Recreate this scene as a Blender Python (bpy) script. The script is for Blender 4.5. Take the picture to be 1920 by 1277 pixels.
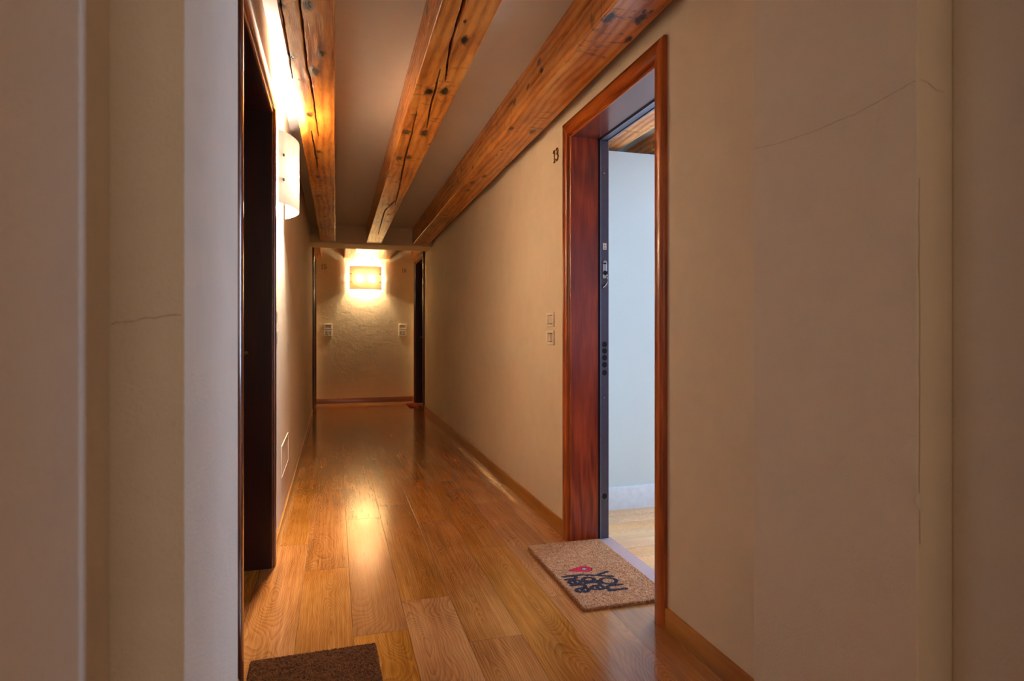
import bpy, bmesh, math, random
from mathutils import Vector, Matrix, noise

random.seed(7)
for o in list(bpy.data.objects):
    bpy.data.objects.remove(o)
SC = bpy.context.scene
COL = SC.collection

# ------------------------------------------------------------------ camera
EYE = 1.12
cam_d = bpy.data.cameras.new('camera')
cam = bpy.data.objects.new('camera', cam_d)
COL.objects.link(cam)
cam.location = (0, 0, EYE)
cam.rotation_euler = (math.radians(90), 0, -math.atan(332.5 / 1160))
cam_d.sensor_width = 36
cam_d.lens = 36 * 1160 / 1920
cam_d.shift_y = -18.5 / 1920
cam_d.clip_start = 0.02
cam_d.dof.use_dof = True
cam_d.dof.focus_distance = 4.2
cam_d.dof.aperture_fstop = 5.4
SC.camera = cam

# ------------------------------------------------------------------ world, daylight, exposure
world = bpy.data.worlds.new('world')
SC.world = world
world.use_nodes = True
wn = world.node_tree
wn.nodes.clear()
w_out = wn.nodes.new('ShaderNodeOutputWorld')
w_bg = wn.nodes.new('ShaderNodeBackground')
w_bg.inputs[0].default_value = (0.45, 0.65, 1.0, 1)
w_bg.inputs[1].default_value = 1.5
wn.links.new(w_bg.outputs[0], w_out.inputs[0])

SC.view_settings.view_transform = 'Standard'
SC.view_settings.look = 'None'
SC.view_settings.gamma = 1.0
SC.view_settings.use_curve_mapping = False
SC.view_settings.exposure = 1.35


def area_light(name, loc, rot, sx, sy, power, color):
    d = bpy.data.lights.new(name, 'AREA')
    d.shape = 'RECTANGLE'
    d.size = sx
    d.size_y = sy
    d.energy = power
    d.color = color
    o = bpy.data.objects.new(name, d)
    COL.objects.link(o)
    o.location = loc
    o.rotation_euler = rot
    return o


# daylight entering the apartment through its window (wall at x = 4.5)
area_light('room_light', (4.62, 1.55, 1.35), (0, math.radians(90), 0), 1.9, 1.7, 23, (0.50, 0.70, 1.0))
# added light behind a made-up window, throws blue onto the near left piers
area_light('room_light', (2.9, 3.64, 1.45), (math.radians(-90), 0, 0), 1.3, 1.4, 60, (0.50, 0.68, 1.0))
# added warm fill behind the camera, in front of a solid wall
area_light('rear_fill', (0.45, -1.9, 1.6), (math.radians(90), 0, math.radians(0)), 0.9, 1.2, 3.4, (1.0, 0.80, 0.58))

WARM = (1.0, 0.78, 0.50)
LAMP_NEAR = (1.0, 0.87, 0.71)
P_NEAR = 96.0
P_FAR = 31.0

# ------------------------------------------------------------------ node helpers


class NT:
    def __init__(self, name):
        self.m = bpy.data.materials.new(name)
        self.m.use_nodes = True
        self.t = self.m.node_tree
        self.t.nodes.clear()
        self.out = self.t.nodes.new('ShaderNodeOutputMaterial')
        self.bsdf = self.t.nodes.new('ShaderNodeBsdfPrincipled')
        self.link(self.bsdf.outputs[0], self.out.inputs[0])

    def link(self, a, b):
        self.t.links.new(a, b)

    def put(self, sock, v):
        if isinstance(v, bpy.types.NodeSocket):
            self.link(v, sock)
        elif v is not None:
            if isinstance(v, (tuple, list)) and len(v) == 3 and sock.type == 'RGBA':
                v = (*v, 1)
            sock.default_value = v

    def n(self, typ, **kw):
        nd = self.t.nodes.new(typ)
        for k, v in kw.items():
            setattr(nd, k, v)
        return nd

    def math(self, op, a, b=None, c=None, clamp=False):
        nd = self.n('ShaderNodeMath', operation=op, use_clamp=clamp)
        self.put(nd.inputs[0], a)
        if b is not None:
            self.put(nd.inputs[1], b)
        if c is not None:
            self.put(nd.inputs[2], c)
        return nd.outputs[0]

    def sep(self, v):
        nd = self.n('ShaderNodeSeparateXYZ')
        self.put(nd.inputs[0], v)
        return nd.outputs[0], nd.outputs[1], nd.outputs[2]

    def comb(self, x, y, z=0.0):
        nd = self.n('ShaderNodeCombineXYZ')
        self.put(nd.inputs[0], x)
        self.put(nd.inputs[1], y)
        self.put(nd.inputs[2], z)
        return nd.outputs[0]

    def noise(self, vec, scale=5.0, detail=2.0, rough=0.5, dist=0.0, color=False):
        nd = self.n('ShaderNodeTexNoise')
        self.put(nd.inputs['Vector'], vec)
        self.put(nd.inputs['Scale'], scale)
        self.put(nd.inputs['Detail'], detail)
        self.put(nd.inputs['Roughness'], rough)
        self.put(nd.inputs['Distortion'], dist)
        return nd.outputs[1] if color else nd.outputs[0]

    def white(self, vec):
        nd = self.n('ShaderNodeTexWhiteNoise', noise_dimensions='3D')
        self.put(nd.inputs['Vector'], vec)
        return nd.outputs[0]

    def ramp(self, fac, stops):
        nd = self.n('ShaderNodeValToRGB')
        el = nd.color_ramp.elements
        while len(el) < len(stops):
            el.new(0.5)
        for e, (p, c) in zip(el, stops):
            e.position = p
            e.color = (*c, 1) if len(c) == 3 else c
        self.put(nd.inputs[0], fac)
        return nd.outputs[0]

    def maprange(self, v, a, b, c, d):
        nd = self.n('ShaderNodeMapRange')
        self.put(nd.inputs[0], v)
        for i, x in enumerate((a, b, c, d)):
            self.put(nd.inputs[i + 1], x)
        return nd.outputs[0]

    def mix(self, fac, a, b, mode='MIX'):
        nd = self.n('ShaderNodeMix', data_type='RGBA', blend_type=mode)
        self.put(nd.inputs[0], fac)
        self.put(nd.inputs[6], a)
        self.put(nd.inputs[7], b)
        return nd.outputs[2]

    def bump(self, height, strength=0.5, dist=0.01, normal=None):
        nd = self.n('ShaderNodeBump')
        self.put(nd.inputs['Strength'], strength)
        self.put(nd.inputs['Distance'], dist)
        self.put(nd.inputs['Height'], height)
        if normal is not None:
            self.put(nd.inputs['Normal'], normal)
        return nd.outputs[0]

    def obj(self):
        return self.n('ShaderNodeTexCoord').outputs['Object']

    def attr(self, name):
        nd = self.n('ShaderNodeAttribute', attribute_name=name)
        return nd.outputs['Fac']

    def fin(self, color, rough, bump=None, spec=0.5, metal=0.0, coat=0.0, coat_rough=0.1):
        b = self.bsdf
        self.put(b.inputs['Base Color'], color)
        self.put(b.inputs['Roughness'], rough)
        self.put(b.inputs['Specular IOR Level'], spec)
        self.put(b.inputs['Metallic'], metal)
        self.put(b.inputs['Coat Weight'], coat)
        self.put(b.inputs['Coat Roughness'], coat_rough)
        if bump is not None:
            self.link(bump, b.inputs['Normal'])
        return self.m


def srgb(r, g, b):
    def f(c):
        c /= 255
        return c / 12.92 if c <= 0.04045 else ((c + 0.055) / 1.055) ** 2.4
    return (f(r), f(g), f(b))


def mat_plain(name, color, rough=0.5, metal=0.0, spec=0.5, var=0.06, bump=0.0):
    t = NT(name)
    v = t.obj()
    k = t.noise(v, 30, 3)
    c = t.mix(t.maprange(k, 0.3, 0.7, 0, 1), tuple(x * (1 - var) for x in color), tuple(min(1, x * (1 + var)) for x in color))
    b = t.bump(t.noise(v, 300, 2), bump, 0.001) if bump else None
    return t.fin(c, rough, b, spec, metal)


def mat_plaster(name, color, bump=0.35, trowel=0.5, gritty=0.0, var=0.05):
    t = NT(name)
    v = t.obj()
    big = t.noise(v, 1.3, 3, 0.6)
    mid = t.noise(v, 9, 4, 0.6, 0.6)
    fine = t.noise(v, 160, 3, 0.65)
    lo = tuple(x * (1 - var) for x in color)
    hi = tuple(min(1, x * (1 + var)) for x in color)
    c = t.mix(t.maprange(t.math('ADD', t.math('MULTIPLY', big, 0.6), t.math('MULTIPLY', mid, 0.4)), 0.35, 0.65, 0, 1), lo, hi)
    c = t.mix(t.maprange(fine, 0.3, 0.45, 0.10, 0.0), c, tuple(x * 0.7 for x in color))
    h = t.math('ADD', t.math('MULTIPLY', mid, 1.0), t.math('MULTIPLY', fine, 0.12 + gritty))
    h = t.math('ADD', h, t.math('MULTIPLY', t.noise(v, 28, 3, 0.6, 1.2), 0.35 * trowel))
    return t.fin(c, 0.78, t.bump(h, bump, 0.006), 0.25)


def mat_planks(name, pw, off, lmin, along, cols, rough=0.2, sat=1.0):
    """oak strip floor; 'along' = 1 planks run in y, 0 planks run in x"""
    t = NT(name)
    x, y, z = t.sep(t.obj())
    if along == 0:
        x, y = y, x
    u = t.math('DIVIDE', t.math('SUBTRACT', x, off), pw)
    iu = t.math('FLOOR', u)
    fu = t.math('SUBTRACT', u, iu)
    r1 = t.white(t.comb(iu, 3.1, 0))
    yy = t.math('ADD', y, t.math('MULTIPLY', r1, 7.3))
    v = t.math('DIVIDE', yy, lmin)
    iv = t.math('FLOOR', v)
    fv = t.math('SUBTRACT', v, iv)
    r2 = t.white(t.comb(iu, iv, 1.7))
    r3 = t.white(t.comb(iu, iv, 9.2))
    r4 = t.white(t.comb(iu, iv, 21.4))
    # growth rings cut by the face of the board
    cx = t.math('SUBTRACT', fu, t.math('ADD', 0.15, t.math('MULTIPLY', r2, 0.7)))
    lx = t.math('MULTIPLY', cx, pw)
    wav = t.noise(t.comb(t.math('MULTIPLY', x, 3.0), t.math('MULTIPLY', y, 1.2), t.math('MULTIPLY', r3, 40)), 1.6, 1, 0.5)
    wav2 = t.noise(t.comb(t.math('MULTIPLY', x, 14.0), t.math('MULTIPLY', y, 2.4), t.math('MULTIPLY', r3, 40)), 1.0, 2, 0.5)
    h = t.math('ADD', t.math('MULTIPLY', t.math('SUBTRACT', wav, 0.5), 0.34),
               t.math('MULTIPLY', t.math('SUBTRACT', r4, 0.45), 0.12))
    h = t.math('ADD', h, t.math('MULTIPLY', t.math('SUBTRACT', wav2, 0.5), 0.012))
    rr = t.math('SQRT', t.math('ADD', t.math('MULTIPLY', lx, lx), t.math('MULTIPLY', h, h)))
    ringphase = t.math('MULTIPLY', rr, 120.0)
    ring = t.math('FRACT', ringphase)
    ring = t.math('POWER', ring, 2.2)
    # long fine pores
    pore = t.noise(t.comb(t.math('MULTIPLY', x, 420.0), t.math('MULTIPLY', y, 9.0), t.math('MULTIPLY', r3, 17)), 1.0, 2, 0.6)
    fib = t.noise(t.comb(t.math('MULTIPLY', x, 110.0), t.math('MULTIPLY', y, 2.0), t.math('MULTIPLY', r3, 31)), 1.0, 3, 0.6)
    cloud = t.noise(t.comb(t.math('MULTIPLY', x, 6.0), t.math('MULTIPLY', y, 1.6), t.math('MULTIPLY', r3, 11)), 1.0, 3, 0.55)
    g = t.math('ADD', t.math('MULTIPLY', ring, 0.24), t.math('MULTIPLY', t.maprange(fib, 0.3, 0.7, 0, 1), 0.26))
    g = t.math('ADD', g, t.math('MULTIPLY', t.maprange(cloud, 0.3, 0.7, 0, 1), 0.32))
    g = t.math('ADD', g, t.math('MULTIPLY', t.maprange(pore, 0.45, 0.62, 0, 1), 0.14))
    c = t.ramp(g, [(0.0, cols[0]), (0.45, cols[1]), (0.95, cols[2])])
    tone = t.maprange(r4, 0, 1, 0.9, 1.1)
    tn = t.n('ShaderNodeHueSaturation')
    t.put(tn.inputs['Hue'], t.maprange(r2, 0, 1, 0.497, 0.501))
    t.put(tn.inputs['Saturation'], t.maprange(r3, 0, 1, 0.92 * sat, 1.06 * sat))
    t.put(tn.inputs['Value'], tone)
    t.put(tn.inputs['Color'], c)
    c = tn.outputs[0]
    # rare knots
    vo = t.n('ShaderNodeTexVoronoi', feature='F1')
    t.put(vo.inputs['Vector'], t.comb(t.math('MULTIPLY', x, 2.6), t.math('MULTIPLY', y, 1.1), 0.0))
    t.put(vo.inputs['Scale'], 1.0)
    kn = t.math('MULTIPLY', t.maprange(vo.outputs['Distance'], 0.006, 0.03, 1.0, 0.0), 0.55)
    c = t.mix(kn, c, tuple(k * 0.35 for k in cols[2]))
    # joints
    e = t.math('MINIMUM', fu, t.math('SUBTRACT', 1.0, fu))
    e = t.math('MULTIPLY', e, pw)
    e2 = t.math('MULTIPLY', t.math('MINIMUM', fv, t.math('SUBTRACT', 1.0, fv)), lmin)
    em = t.math('MINIMUM', e, e2)
    joint = t.maprange(em, 0.0, 0.0016, 1.0, 0.0)
    c = t.mix(t.math('MULTIPLY', joint, 0.8), c, tuple(k * 0.22 for k in cols[2]))
    hh = t.math('MULTIPLY', t.math('SINE', t.math('MULTIPLY', ringphase, 6.2832)), 0.14)
    hh = t.math('ADD', hh, t.math('MULTIPLY', joint, -2.0))
    hh = t.math('ADD', hh, t.math('MULTIPLY', cloud, 0.5))
    tilt = t.math('MULTIPLY', t.math('SUBTRACT', r2, 0.5), t.math('MULTIPLY', fu, 2.0))
    hh = t.math('ADD', hh, tilt)
    bm_ = t.bump(hh, 0.28, 0.0007)
    ro = t.maprange(ring, 0, 1, rough, rough + 0.1)
    return t.fin(c, ro, bm_, 0.5, coat=0.4, coat_rough=0.12)


def mat_beam(name):
    t = NT(name)
    v = t.obj()
    x, y, z = t.sep(v)
    s = t.attr('around')
    kn = t.attr('knot')
    rnd = t.n('ShaderNodeObjectInfo').outputs['Random']
    off = t.math('MULTIPLY', rnd, 37.0)
    sd = t.math('ADD', s, t.math('MULTIPLY', kn, 0.03))
    low = t.noise(t.comb(t.math('MULTIPLY', s, 4.0), t.math('MULTIPLY', y, 1.2), off), 1.0, 3, 0.5)
    ph = t.math('ADD', t.math('MULTIPLY', sd, 150.0), t.math('MULTIPLY', low, 16.0))
    ring = t.math('ADD', t.math('MULTIPLY', t.math('SINE', ph), 0.5), 0.5)
    ring = t.math('POWER', ring, 1.8)
    saw_patch = t.noise(t.comb(t.math('MULTIPLY', s, 3.0), t.math('MULTIPLY', y, 0.9), off), 1.0, 2, 0.5)
    fib = t.noise(t.comb(t.math('MULTIPLY', sd, 330.0), t.math('MULTIPLY', y, 7.0), off), 1.0, 3, 0.6)
    cloud = t.noise(t.comb(t.math('MULTIPLY', s, 9.0), t.math('MULTIPLY', y, 2.2), off), 1.0, 4, 0.6)
    saw = t.noise(t.comb(t.math('MULTIPLY', s, 9.0), t.math('MULTIPLY', y, 24.0), off), 1.0, 4, 0.7, 0.4)
    saw = t.math('MULTIPLY', saw, t.maprange(saw_patch, 0.40, 0.60, 0.72, 1.06))
    g = t.math('ADD', t.math('MULTIPLY', ring, 0.22), t.math('MULTIPLY', t.maprange(fib, 0.3, 0.7, 0, 1), 0.24))
    g = t.math('ADD', g, t.math('MULTIPLY', t.maprange(cloud, 0.32, 0.68, 0, 1), 0.42))
    c = t.ramp(g, [(0.0, srgb(238, 176, 92)), (0.35, srgb(218, 138, 56)), (0.62, srgb(170, 94, 32)), (0.9, srgb(92, 46, 18))])
    dark = t.maprange(saw, 0.56, 0.68, 0.0, 0.75)
    c = t.mix(dark, c, srgb(70, 34, 14))
    k2 = t.math('ADD', kn, t.math('MULTIPLY', t.math('SUBTRACT', fib, 0.5), 0.25))
    c = t.mix(t.maprange(k2, 0.22, 0.7, 0.0, 0.95), c, srgb(44, 18, 6))
    c = t.mix(t.maprange(t.attr('split'), 0.25, 0.8, 0.0, 0.85), c, srgb(46, 22, 9))
    h = t.math('ADD', t.math('MULTIPLY', fib, 0.6), t.math('MULTIPLY', ring, 0.25))
    h = t.math('ADD', h, t.math('MULTIPLY', saw, 0.6))
    return t.fin(c, t.maprange(fib, 0.3, 0.7, 0.24, 0.40), t.bump(h, 0.4, 0.0025), 0.6)


def mat_cherry(name, c0, c1, c2, rough=0.25, scale=1.0, fig=0.5, axis=2, shift=0.0, coat=0.35):
    """polished reddish wood; grain runs along axis"""
    t = NT(name)
    xs = list(t.sep(t.obj()))
    L = xs[axis]
    o = [xs[i] for i in range(3) if i != axis]
    st = t.comb(t.math('MULTIPLY', o[0], 12.0 * scale), t.math('MULTIPLY', o[1], 12.0 * scale), t.math('ADD', t.math('MULTIPLY', L, 1.3), shift))
    low = t.noise(st, 0.8, 2, 0.5, 0.2)
    rng = t.math('ADD', t.math('MULTIPLY', t.math('SINE', t.math('MULTIPLY', low, 44.0)), 0.5), 0.5)
    rng = t.math('MULTIPLY', rng, t.maprange(t.noise(t.comb(o[0], o[1], L), 1.7, 2, 0.5), 0.42, 0.62, 0.15, 1.0))
    fib = t.noise(t.comb(t.math('MULTIPLY', o[0], 520.0), t.math('MULTIPLY', o[1], 520.0), t.math('MULTIPLY', L, 9.0)), 1.0, 2, 0.6)
    blot = t.noise(t.comb(t.math('MULTIPLY', o[0], 9.0), t.math('MULTIPLY', o[1], 9.0), t.math('MULTIPLY', L, 1.6)), 1.0, 3, 0.6)
    g = t.math('ADD', t.math('MULTIPLY', rng, 0.30 * fig), t.math('MULTIPLY', t.maprange(fib, 0.3, 0.7, 0, 1), 0.2))
    g = t.math('ADD', g, t.math('MULTIPLY', t.maprange(blot, 0.32, 0.68, 0, 1), 0.45))
    c = t.ramp(g, [(0.05, c0), (0.45, c1), (0.95, c2)])
    return t.fin(c, rough, t.bump(fib, 0.15, 0.0006), 0.5, coat=coat, coat_rough=0.12)


WALL_C = srgb(233, 216, 190)
M = {}
M['wall'] = mat_plaster('plaster_beige', WALL_C, 0.32, 0.7)
M['wall_end'] = mat_plaster('plaster_end', srgb(234, 212, 174), 0.55, 1.3)
M['pier'] = mat_plaster('plaster_pier', srgb(230, 214, 194), 0.55, 0.15, 0.32)
M['ceiling'] = mat_plaster('plaster_ceiling', srgb(224, 221, 217), 0.12, 0.2, 0.0, 0.03)
M['bulk'] = mat_plaster('plaster_soffit', srgb(230, 208, 174), 0.35, 0.5)
M['room_wall'] = mat_plaster('plaster_white', srgb(212, 220, 218), 0.08, 0.1, 0.0, 0.015)
M['floor'] = mat_planks('oak_floor', 0.2, 0.065, 1.45, 1,
                        [srgb(214, 150, 82), srgb(172, 108, 48), srgb(88, 46, 16)], 0.15)
M['floor_room'] = mat_planks('oak_floor_room', 0.13, 0.04, 1.1, 0,
                             [srgb(240, 186, 120), srgb(222, 160, 90), srgb(176, 112, 54)], 0.26, 1.0)
M['beam'] = mat_beam('old_fir')
M['casing'] = mat_cherry('cherry_casing', srgb(206, 112, 42), srgb(160, 72, 24), srgb(92, 36, 14), 0.28, fig=0.9)
M['casing_head'] = mat_cherry('cherry_casing_head', srgb(206, 112, 42), srgb(160, 72, 24), srgb(92, 36, 14), 0.2, axis=1, fig=0.9)
M['jamb'] = mat_cherry('rosewood_jamb', srgb(194, 80, 36), srgb(146, 50, 20), srgb(48, 16, 10), 0.3, 1.0, 1.3, coat=0.2)
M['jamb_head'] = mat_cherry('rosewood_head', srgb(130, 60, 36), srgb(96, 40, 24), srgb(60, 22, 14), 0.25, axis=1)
M['dark_casing'] = mat_cherry('dark_casing', srgb(120, 56, 26), srgb(84, 34, 16), srgb(46, 16, 10), 0.22)
M['dark_jamb'] = mat_cherry('dark_jamb', srgb(64, 18, 12), srgb(44, 12, 9), srgb(24, 7, 6), 0.35, coat=0.1)
M['leaf'] = mat_cherry('door_leaf_wood', srgb(90, 34, 20), srgb(62, 20, 12), srgb(34, 10, 8), 0.3)
M['skirt'] = mat_cherry('oak_skirting', srgb(190, 128, 50), srgb(160, 98, 34), srgb(112, 64, 20), 0.3, axis=1)
M['skirt_x'] = mat_cherry('oak_skirting_end', srgb(160, 96, 48), srgb(128, 68, 30), srgb(96, 46, 18), 0.3, axis=0)
M['skirt_white'] = mat_plain('white_skirting', srgb(222, 222, 224), 0.35)
M['steel'] = mat_plain('painted_steel', srgb(88, 82, 96), 0.38, 0.3)
M['steel_edge'] = mat_plain('steel_edge', srgb(120, 128, 150), 0.3, 0.6)
M['chrome'] = mat_plain('satin_chrome', srgb(190, 184, 178), 0.22, 1.0)
M['brass'] = mat_plain('aged_brass', srgb(120, 84, 34), 0.35, 0.8)
M['black'] = mat_plain('hole_shade_black', (0.004, 0.004, 0.004), 0.8)  # paints the dark depth of holes that are not cut
M['gap_shade'] = mat_plain('gap_shade_black', (0.008, 0.006, 0.008), 0.6)
M['plastic'] = mat_plain('ivory_plastic', srgb(244, 234, 214), 0.3)
M['plastic_dark'] = mat_plain('ivory_plastic_rocker', srgb(226, 212, 188), 0.28)
M['gap'] = mat_plain('shadow_gap_paint', srgb(52, 40, 30), 0.7)  # dark colour standing in for shade in the switch gaps
M['filler'] = mat_plaster('white_filler', srgb(226, 214, 200), 0.6, 0.6)
M['crack'] = mat_plain('hairline_crack', srgb(172, 142, 112), 0.9)
M['marble'] = mat_plaster('threshold_stone', srgb(178, 150, 146), 0.04, 0.1, 0.0, 0.05)
M['panel'] = mat_plain('painted_panel', srgb(212, 192, 170), 0.5)
M['window_frame'] = mat_plain('window_frame_paint', srgb(225, 225, 225), 0.4)

# ------------------------------------------------------------------ mesh helpers


def link(o, parent=None):
    COL.objects.link(o)
    if parent is not None:
        o.parent = parent
    return o


def empty(name, loc=(0, 0, 0)):
    o = bpy.data.objects.new(name, None)
    o.empty_display_size = 0.1
    o.location = loc
    return link(o)


def tag(o, label=None, cat=None, group=None, kind=None):
    if label:
        o['label'] = label
    if cat:
        o['category'] = cat
    if group:
        o['group'] = group
    if kind:
        o['kind'] = kind
    return o


def box(bm, a, b):
    """axis aligned box from corner a to corner b"""
    x0, x1 = sorted((a[0], b[0]))
    y0, y1 = sorted((a[1], b[1]))
    z0, z1 = sorted((a[2], b[2]))
    vs = [bm.verts.new(p) for p in ((x0, y0, z0), (x1, y0, z0), (x1, y1, z0), (x0, y1, z0),
                                    (x0, y0, z1), (x1, y0, z1), (x1, y1, z1), (x0, y1, z1))]
    for f in ((3, 2, 1, 0), (4, 5, 6, 7), (0, 1, 5, 4), (1, 2, 6, 5), (2, 3, 7, 6), (3, 0, 4, 7)):
        bm.faces.new([vs[i] for i in f])
    return vs


def build(name, bm, mat, parent=None, loc=None, bevel=0.0, smooth=None, segs=2):
    """mesh object; parent's location is subtracted so that geometry is given in world coordinates"""
    me = bpy.data.meshes.new(name)
    bmesh.ops.recalc_face_normals(bm, faces=bm.faces)
    bm.to_mesh(me)
    bm.free()
    me.materials.append(mat)
    if smooth is not None:
        for p in me.polygons:
            p.use_smooth = True
        me.set_sharp_from_angle(angle=math.radians(smooth))
    o = bpy.data.objects.new(name, me)
    base = Vector(parent['_b']) if parent is not None and '_b' in parent else (parent.location if parent is not None else None)
    if parent is not None:
        w = Vector((0, 0, 0))
        p = parent
        while p is not None:
            w += p.location
            p = p.parent
        me.transform(Matrix.Translation(-w))
    elif loc is not None:
        me.transform(Matrix.Translation(-Vector(loc)))
        o.location = loc
    if bevel:
        m = o.modifiers.new('bevel', 'BEVEL')
        m.width = bevel
        m.segments = segs
        m.limit_method = 'ANGLE'
        m.angle_limit = math.radians(40)
    return link(o, parent)


def box_obj(name, a, b, mat, parent=None, bevel=0.0, loc=None):
    bm = bmesh.new()
    box(bm, a, b)
    return build(name, bm, mat, parent, loc, bevel)


def boxes_obj(name, lst, mat, parent=None, bevel=0.0, loc=None):
    bm = bmesh.new()
    for a, b in lst:
        box(bm, a, b)
    return build(name, bm, mat, parent, loc, bevel)


def cyl(bm, c, axis, r, h, n=24, r2=None):
    """cylinder from point c along unit axis"""
    r2 = r if r2 is None else r2
    q = Vector((0, 0, 1)).rotation_difference(Vector(axis)).to_matrix()
    ring0, ring1 = [], []
    for i in range(n):
        a = 2 * math.pi * i / n
        ring0.append(bm.verts.new(Vector(c) + q @ Vector((r * math.cos(a), r * math.sin(a), 0))))
        ring1.append(bm.verts.new(Vector(c) + q @ Vector((r2 * math.cos(a), r2 * math.sin(a), h))))
    for i in range(n):
        j = (i + 1) % n
        bm.faces.new((ring0[i], ring0[j], ring1[j], ring1[i]))
    bm.faces.new(ring0[::-1])
    bm.faces.new(ring1)


def tube(bm, pts, r, n=10):
    pts = [Vector(p) for p in pts]
    rings = []
    for i, p in enumerate(pts):
        d = (pts[min(i + 1, len(pts) - 1)] - pts[max(i - 1, 0)]).normalized()
        q = Vector((0, 0, 1)).rotation_difference(d).to_matrix()
        rings.append([bm.verts.new(p + q @ Vector((r * math.cos(2 * math.pi * k / n), r * math.sin(2 * math.pi * k / n), 0))) for k in range(n)])
    for a, b in zip(rings, rings[1:]):
        for k in range(n):
            bm.faces.new((a[k], a[(k + 1) % n], b[(k + 1) % n], b[k]))
    bm.faces.new(rings[0][::-1])
    bm.faces.new(rings[-1])


def struct(name, lst, mat, bevel=0.0):
    return tag(boxes_obj(name, lst, mat, None, bevel), kind='structure')


# ------------------------------------------------------------------ dimensions
XL, XR = -0.2875, 1.206          # corridor walls
YE = 9.89                        # end wall
PN, PF = 0.948, 1.442            # arch in front of the camera
PL, PR = -0.200, 1.100
BN, BF = 7.93, 8.42              # lowered soffit at the far end
T = 0.22
ZT = 2.8


def zceil(y):
    return EYE + 1.371 - (y - 2.4) * 0.0127


def zbeam(y):
    return EYE + 1.165 - (y - 2.15) * 0.0121


# doors: outer y0, y1 of casing
W = 0.088
DR = (2.080, 3.150)
DL = (2.012, 3.198)
DFR = (8.60, 9.70)
DFL = (8.66, 9.76)
ZC = 2.235                       # top of casings
zo = ZC - W                      # top of openings


def wall_with_doors(name, x0, x1, y0, y1, doors, mat):
    lst = []
    y = y0
    for a, b in doors:
        a, b = a + W - 0.012, b - W + 0.012
        lst.append(((x0, y, 0), (x1, a, ZT)))
        lst.append(((x0, a, zo + 0.012), (x1, b, ZT)))
        y = b
    lst.append(((x0, y, 0), (x1, y1, ZT)))
    return struct(name, lst, mat)


# ------------------------------------------------------------------ the setting
struct('floor', [((-0.8, -2.1, -0.1), (1.395, 10.1, 0))], M['floor'])
wall_with_doors('wall_right', XR, XR + T, PF, YE + 0.2, [DR, DFR], M['wall'])
wall_with_doors('wall_left', XL - T, XL, PF, YE + 0.2, [DL, DFL], M['wall'])
struct('wall_back', [((XL, YE, 0), (XR, YE + 0.2, ZT))], M['wall_end'])
struct('wall_right.001', [((PR, PN, 0), (XR + T, PF, ZT)), ((PR, -2.1, 0), (XR + T, 0.583, ZT)),
                          ((1.188, 0.583, 0), (XR + T, PN, ZT))], M['pier'], 0.003)
struct('wall_left.001', [((XL - T, PN, 0), (PL, PF, ZT)), ((XL - T, 0.583, 0), (-0.291, PN, ZT)),
                         ((XL - T, -2.1, 0), (PL, 0.583, ZT))], M['pier'], 0.003)
struct('wall_front', [((XL - T, -2.3, 0), (XR + T, -2.1, ZT))], M['wall'])
# far soffit and the lintel over the near arch
struct('trim_1', [((XL, BN, 2.199), (XR, BF, ZT))], M['bulk'], 0.004)
struct('trim_2', [((PL, PN, 2.25), (PR, PF, ZT))], M['bulk'], 0.004)

bm = bmesh.new()
ys = [-2.3, 10.1]
vs = [bm.verts.new((x, y, zceil(y) + dz)) for dz in (0, 0.12) for x in (-0.6, 1.42) for y in ys]
for f in ((0, 1, 3, 2), (4, 5, 7, 6), (0, 1, 5, 4), (2, 3, 7, 6), (0, 2, 6, 4), (1, 3, 7, 5)):
    bm.faces.new([vs[i] for i in f])
tag(build('ceiling', bm, M['ceiling']), kind='structure')

# apartment behind the open door
RX = 4.5
struct('floor_room', [((1.425, 0.2, -0.1), (RX, 6.2, 0.0))], M['floor_room'])
struct('threshold', [((1.355, DR[0] + W - 0.012, -0.1), (1.432, DR[1] - W + 0.012, 0.004))], M['marble'])
struct('wall_room_partition', [((XR + T, 3.545, 0), (2.2, 3.66, 2.243)), ((3.6, 3.545, 0), (RX, 3.66, 2.243)),
                               ((2.2, 3.545, 0), (3.6, 3.66, 0.7)), ((2.2, 3.545, 2.15), (3.6, 3.66, 2.243))], M['room_wall'])
w2 = empty('added_window', (2.9, 3.6, 0.7))  # unseen window, added for the blue light on the near piers
tag(w2, kind='structure')
boxes_obj('window_frame', [((2.2, 3.56, 0.7), (2.25, 3.61, 2.15)), ((3.55, 3.56, 0.7), (3.6, 3.61, 2.15)), ((2.875, 3.56, 0.7), (2.925, 3.61, 2.15)),
                           ((2.25, 3.56, 0.7), (3.55, 3.61, 0.75)), ((2.25, 3.56, 2.1), (3.55, 3.61, 2.15))], M['window_frame'], w2)
struct('wall_room_side', [((RX, 0.1, 0), (RX + 0.15, 0.72, 2.5)), ((RX, 2.38, 0), (RX + 0.15, 6.3, 2.5)),
                          ((RX, 0.72, 0), (RX + 0.15, 2.38, 0.45)), ((RX, 0.72, 2.25), (RX + 0.15, 2.38, 2.5))], M['room_wall'])
struct('wall_room_near', [((XR + T, 0.05, 0), (RX, 0.2, 2.5))], M['room_wall'])
struct('wall_room_far', [((XR + T, 6.2, 0), (RX, 6.3, 2.5))], M['room_wall'])
struct('wall_room_inner', [((XR + T, 0.2, 0), (XR + T + 0.012, DR[0] - 0.02, 2.5)), ((XR + T, DR[1] + 0.02, 0), (XR + T + 0.012, 6.2, 2.5)),
                           ((XR + T, DR[0] - 0.02, 2.16), (XR + T + 0.012, DR[1] + 0.02, 2.5))], M['room_wall'])
struct('ceiling_room', [((XR + T, 0.05, 2.375), (RX + 0.15, 6.3, 2.5))], M['room_wall'])
wf = empty('window_1', (RX + 0.05, 1.55, 0.45))
tag(wf, kind='structure')
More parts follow.
